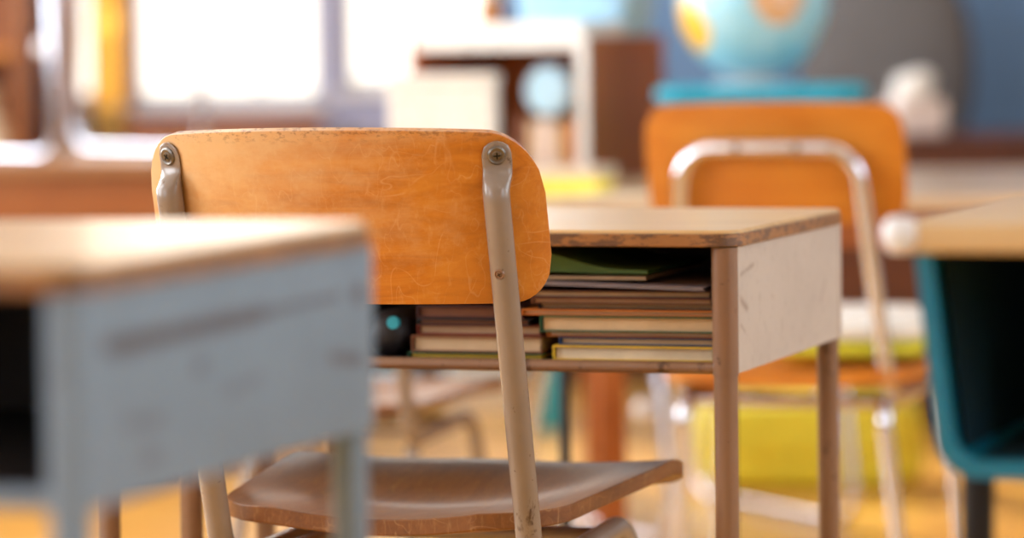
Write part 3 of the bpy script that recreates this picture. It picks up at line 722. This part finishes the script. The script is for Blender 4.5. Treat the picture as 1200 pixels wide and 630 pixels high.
# on and in the box shelf
q = thing('paper_stack', 'stack of white paper on top of the chestnut box shelf', 'paper stack', box_pt(-.02, -.06, HZ), A)
obj('sheets', bx(-.160, .195, -.115, .070, 0, .026), 'paper_white', q, smooth=False)
obj('top_sheet', bx(-.155, .192, -.110, .072, .0262, .0272), 'pale_blue', q, smooth=False)
q = thing('plastic_tub', 'pale blue plastic tub on top of the chestnut box shelf', 'tub', box_pt(.045, .085, HZ + .0002), A)
def tub(bm, w0, w1, d0, d1, hh, th):
    a = [bm.verts.new((x, y, 0)) for x, y in rrect(w0, d0, .03)]; b = [bm.verts.new((x, y, hh)) for x, y in rrect(w1, d1, .035)]
    c = [bm.verts.new((x, y, hh)) for x, y in rrect(w1 - th, d1 - th, .033)]; e = [bm.verts.new((x, y, th)) for x, y in rrect(w0 - th, d0 - th, .028)]; n = len(a)
    for P, Q in ((a, b), (b, c), (c, e)):
        for i in range(n): bm.faces.new((P[i], P[(i + 1) % n], Q[(i + 1) % n], Q[i]))
    bm.faces.new(a); bm.faces.new(e); return bm
q.location.z = HZ; q.location = box_pt(.062, .085, HZ)
obj('tub_body', tub(new(), .22, .25, .13, .15, .12, .006), 'pale_blue', q)
obj('rim', tube(new(), [(x, y, .118) for x, y in rrect(.256, .156, .036)] + [(.128, .042, .118)], .005, 8), 'sky_blue', q)
q.location = box_pt(.062, .085, HZ)
q = thing('pencil_cup', 'small golden wooden pencil cup beside the pale blue tub', 'pencil cup', box_pt(-.155, .115, HZ), A)
obj('cup', lathe(new(), [(0, 0), (.022, 0), (.022, .07), (.019, .07), (.019, .006), (0, .006)], 24), 'golden_wood', q)
for k in range(4): obj('pencil', tube(new(), [(.006 * math.cos(k * 1.7), .006 * math.sin(k * 1.7), .008), (.015 * math.cos(k * 1.7), .015 * math.sin(k * 1.7), .13)], .0033, 6), ('cover_yellow', 'cover_orange', 'cover_red', 'cover_green')[k], q)
q = thing('white_box', 'plain white box standing on the table in front of the chestnut box shelf', 'box', (-.115, 6.36, TH), rad(-8))
obj('box_body', bx(-.092, .092, -.04, .04, 0, .18), 'paper_white', q, bevel=.004)
obj('lid', bx(-.095, .095, -.043, .043, .1802, .200), 'paper_white', q, bevel=.004)
for k, (dx, th, hh, mt, cn) in enumerate(((.030, .020, .10, 'cover_brown', 'brown'), (.054, .018, .092, 'paper_tan', 'tan'), (.077, .022, .098, 'pink_white', 'pinkish'), (.104, .024, .088, 'paper_tan', 'wide tan'), (.130, .020, .095, 'golden_wood', 'golden'))):
    q = thing('book', f'{cn} book standing upright inside the chestnut box shelf', 'book', box_pt(dx, -.06, TH + .0162), A, 'books standing in the box shelf')
    bm = new(); box(bm, -th/2, -th/2 + .002, -.07, .07, 0, hh); box(bm, th/2 - .002, th/2, -.07, .07, 0, hh); box(bm, -th/2 + .002, th/2 - .002, -.07, -.068, 0, hh)
    obj('cover', bm, mt, q, smooth=False); obj('pages', bx(-th/2 + .0022, th/2 - .0022, -.0675, .066, .003, hh - .003), 'paper_white', q, smooth=False)
q = thing('water_bottle', 'pale blue bottle lying on the books in the chestnut box shelf', 'bottle', box_pt(.085, -.135, TH + .0162 + .148), A)
mxb = Matrix.Rotation(-PI / 2, 4, 'X')
obj('bottle_body', lathe(new(), [(0, 0), (.043, 0), (.047, .008), (.047, .13), (.038, .15), (.014, .165), (.014, .17), (0, .17)], 28, (0, 0, 0), mxb), 'pale_blue', q)
obj('cap', lathe(new(), [(0, .171), (.017, .171), (.017, .19), (0, .19)], 20, (0, 0, 0), mxb), 'sky_blue', q)
q = thing('yellow_notepad', 'bright yellow notepad on the table left of the chestnut box shelf', 'notepad', (.085, 6.05, TH), rad(-14))
obj('pad', bx(-.075, .075, -.055, .055, 0, .022), 'yellow_note', q, bevel=.002); obj('binding', bx(-.077, .077, .0555, .060, 0, .024), 'cover_yellow', q)
q = thing('paper_stack', 'low pile of cream papers behind the yellow notepad', 'paper stack', (.085, 6.30, TH), rad(-20))
obj('sheets', bx(-.085, .085, -.06, .06, 0, .035), 'paper_cream', q, smooth=False); obj('top_sheet', bx(-.08, .086, -.058, .062, .0353, .0363), 'pink_white', q, smooth=False)
q = thing('paper_sheets', 'loose white sheets at the front edge of the long table', 'papers', (.19, 5.90, TH), rad(-30))
obj('sheet', bx(-.105, .105, -.075, .075, 0, .002), 'paper_white', q, smooth=False); obj('sheet', bx(-.09, .12, -.08, .07, .0022, .004), 'paper_cream', q, smooth=False)

# globe on its teal box
q = thing('storage_box', 'turquoise storage box with lid standing under the globe', 'storage box', (.452, 6.50, TH), rad(-8))
obj('box_body', prism(new(), rrect(.345, .25, .04), 0, .144), 'teal_box', q, bevel=.006)
obj('lid', prism(new(), rrect(.368, .27, .05), .1445, .170), 'teal_box', q, bevel=.010, bseg=3)
q = thing('globe', 'pale blue world globe with orange and yellow land on the turquoise box', 'globe', (.437, 6.50, TH + .170), 0)
obj('stand', lathe(new(), [(0, 0), (.075, 0), (.078, .006), (.05, .009), (.016, .0105), (0, .0105)], 40), 'frame_white', q)
bm = new(); bmesh.ops.create_uvsphere(bm, u_segments=64, v_segments=40, radius=.135)
sph = obj('sphere', bm, 'globe', q); sph.location = (0, 0, .146)
arc = [(-.003 + .1415 * math.sin(a), 0, .146 + .1415 * math.cos(a)) for a in [rad(-10 + 10 * k) for k in range(19)]]
mer = obj('meridian_arc', tube(new(), arc, .0045, 10), 'chrome', q); mer.rotation_euler = (0, 0, rad(95))
# dark upholstered office chair by the wall
q = thing('office_chair', 'grey-brown upholstered office chair beyond the globe by the blue wall', 'chair', (.90, 9.16, 0), rad(160))
obj('backrest', soft_block(.46, .10, .56, .80), 'grey_cloth', q).location = (0, -.20, .56)
obj('seat_cushion', soft_block(.48, .46, .09, .5), 'grey_cloth', q).location = (0, .02, .42)
obj('back_bar', tube(new(), fillet([(0, -.05, .41), (0, -.235, .41), (0, -.235, .72)], .04, 6), .014, 10), 'navy_metal', q)
obj('column', tube(new(), [(0, 0, .07), (0, 0, .425)], .022, 14), 'navy_metal', q)
for k in range(5):
    a = rad(72 * k + 10); lg = obj('foot_spoke', tube(new(), [(0, 0, .085), (.25 * math.cos(a), .25 * math.sin(a), .062)], .014, 10), 'navy_metal', q)
    obj('caster', lathe(new(), [(0, -.011), (.026, -.011), (.028, 0), (.026, .011), (0, .011)], 18, (.25 * math.cos(a), .25 * math.sin(a), .0281), Matrix.Rotation(a, 4, 'Z') @ Matrix.Rotation(PI / 2, 4, 'X')), 'black_rubber', lg)
q = thing('tissue_box', 'white and pinkish tissue box with crumpled tissue on the dark cabinet', 'tissue box', (.945, 8.50, .685), rad(12))
obj('carton', bx(-.062, .062, -.06, .06, 0, .085), 'pink_white', q, bevel=.008)
bm = soft_block(.10, .09, .07, .8, 20)
for v in bm.verts: v.co += Vector((math.sin(90 * v.co.z + 50 * v.co.x), math.cos(70 * v.co.y), math.sin(60 * v.co.x))) * .006
obj('tissue', bm, 'paper_white', q).location = (0, 0, .080)

# left background: tall bookcase, curtains, ledge under the first window
q = thing('bookcase', 'tall brown wooden bookcase against the back wall at far left', 'bookcase', (-1.71, 9.44, 0), 0)
w, d, h = .92, .30, 1.9
for s in (-1, 1): obj('side_panel', bx(min(s*(w/2-.022), s*w/2), max(s*(w/2-.022), s*w/2), -d/2, d/2, 0, h), 'cab_brown', q, bevel=.002)
obj('back_board', bx(-w/2+.023, w/2-.023, d/2-.012, d/2, 0, h), 'cab_brown', q)
for z in (.08, .46, .92, 1.34, 1.87): obj('shelf_board', bx(-w/2+.0225, w/2-.0225, -d/2+.002, d/2-.0125, z-.028, z), 'golden_wood' if z == .92 else 'cab_brown', q, bevel=.002)
q = thing('vase', 'round tan vase on a shelf of the tall bookcase', 'vase', (-1.36, 9.38, .4602), 0)
obj('vase_body', lathe(new(), [(0, 0), (.05, 0), (.085, .06), (.10, .14), (.085, .22), (.045, .29), (.04, .33), (.05, .35), (.044, .35), (.034, .33), (.038, .29), (0, .28)], 36), 'paper_cream', q)
obj('rim', lathe(new(), [(.044, .350), (.053, .350), (.053, .358), (.044, .358)], 32), 'paper_tan', q)
def cloth(name, n):
    t_ = NT(name); tr = t_.n('ShaderNodeBsdfTranslucent'); df = t_.n('ShaderNodeBsdfDiffuse'); mx = t_.n('ShaderNodeMixShader'); mx.inputs[0].default_value = .55
    weave = t_.mix(t_.math('MULTIPLY', t_.noise(t_.mapping(), 60), .12), n, rgb(255, 250, 240))
    t_.l(weave, tr.inputs[0]); t_.l(weave, df.inputs[0]); t_.l(df.outputs[0], mx.inputs[1]); t_.l(tr.outputs[0], mx.inputs[2]); t_.l(mx.outputs[0], t_.out.inputs[0]); return t_.m
M['cloth_pink'] = cloth('pinkish_curtain_cloth', rgb(236, 216, 206)); M['cloth_yellow'] = cloth('yellow_curtain_cloth', rgb(255, 232, 150))
def curtain(label, x0, x1, y, z0, z1, mat, folds):
    c = thing('curtain', label, 'curtain', ((x0 + x1) / 2, y, 0), 0); w_ = x1 - x0
    obj('cloth', sheet(lambda i, j: Vector((-w_/2 + w_ * i, .012 * math.sin(i * folds * 2 * PI), z0 + (z1 - z0) * j)), folds * 10, 6, .0015, lambda i, j: Vector((0, 1, 0))), mat, c)
    obj('rod', tube(new(), [(-w_/2 - .01, 0, z1 + .012), (w_/2 + .01, 0, z1 + .012)], .008, 10), 'chrome', c)
curtain('narrow pinkish curtain beside the yellow one in the slim window', -1.195, -1.130, 9.58, .60, 2.42, 'cloth_pink', 3)
curtain('narrow yellow curtain in the slim window', -1.102, -1.026, 9.58, .60, 2.42, 'cloth_yellow', 3)
struct('trim_1', bx(-1.016, -1.000, YB - .03, YB - .001, .1, 2.45), 'golden_wood', bevel=.003)
M['lavender'] = plain('lavender_flare', rgb(158, 160, 188), .6, 0, .03)  # lavender-grey puts window flare on the blue wall into colour
bm = new(); box(bm, -.495, -.442, YB - .012, YB - .001, .1, 2.45); box(bm, -.442, .16, YB - .012, YB - .001, .1, .772)
struct('flare_panel', bm, 'lavender', smooth=False)  # added panel carrying the painted flare beside and below the window
struct('trim_2', bx(-1.225, -1.206, YB - .03, YB - .001, .1, 2.45), 'golden_wood', bevel=.003)
q = thing('window_bench', 'low brown bench box under the wide window', 'bench', (-.745, 9.44, 0), 0)
obj('body', bx(-.23, .25, -.12, .12, 0, .70), 'cab_brown', q, bevel=.003); obj('bench_top', bx(-.24, .26, -.135, .12, .7005, .728), 'cab_brown', q, bevel=.004)

# low down, seen beneath the open desk
q = thing('stool', 'stool with thin black legs behind the open desk, one leg showing below it', 'stool', (.170, 4.66, 0), 0)
obj('seat', lathe(new(), [(0, .56), (.13, .56), (.135, .567), (.135, .580), (.13, .586), (0, .586)], 40), 'table_leg', q)
for sx in (-1, 1):
    for sy in (-1, 1): obj('leg', tube(new(), [(sx * .105, sy * .09, .5595), (sx * .105, sy * .09, .002)], .0065, 10), 'black_rubber', q)
q = thing('crate', 'white plastic crate with a blue rim on the floor near the back wall', 'crate', (-.075, 9.05, 0), rad(5))
obj('crate_body', tub(new(), .17, .20, .16, .19, .11, .006), 'paper_white', q); obj('rim', tube(new(), [(x, y, .108) for x, y in rrect(.204, .194, .036)] + [(.102, .061, .108)], .005, 8), 'sky_blue', q)
q = thing('ball', 'green ball on the floor left of the white crate', 'ball', (-.215, 9.1, .0355), 0)
q2 = bmesh.new(); bmesh.ops.create_uvsphere(q2, u_segments=28, v_segments=18, radius=.0355); obj('ball_skin', q2, 'cover_leaf', q)
obj('seam', tube(new(), [(.0357 * math.cos(rad(12 * k)), .0357 * math.sin(rad(12 * k)), 0) for k in range(31)], .0008, 6), 'paper_white', q)
q = thing('crate', 'grey-blue small crate left of the green ball by the back wall', 'crate', (-.32, 9.05, 0), 0)
obj('crate_body', tub(new(), .12, .14, .12, .14, .10, .006), 'sky_blue', q); obj('rim', tube(new(), [(x, y, .098) for x, y in rrect(.144, .144, .036)] + [(.072, .036, .098)], .005, 8), 'pale_blue', q)
q = thing('bottle', 'turquoise bottle standing on the floor between desk and back wall', 'bottle', (.085, 8.55, 0), 0)
obj('bottle_body', lathe(new(), [(0, 0), (.030, 0), (.033, .006), (.033, .12), (.024, .15), (.012, .165), (.012, .175), (0, .175)], 24), 'teal_box', q)
obj('cap', lathe(new(), [(0, .1755), (.015, .1755), (.015, .198), (0, .198)], 18), 'paper_white', q)
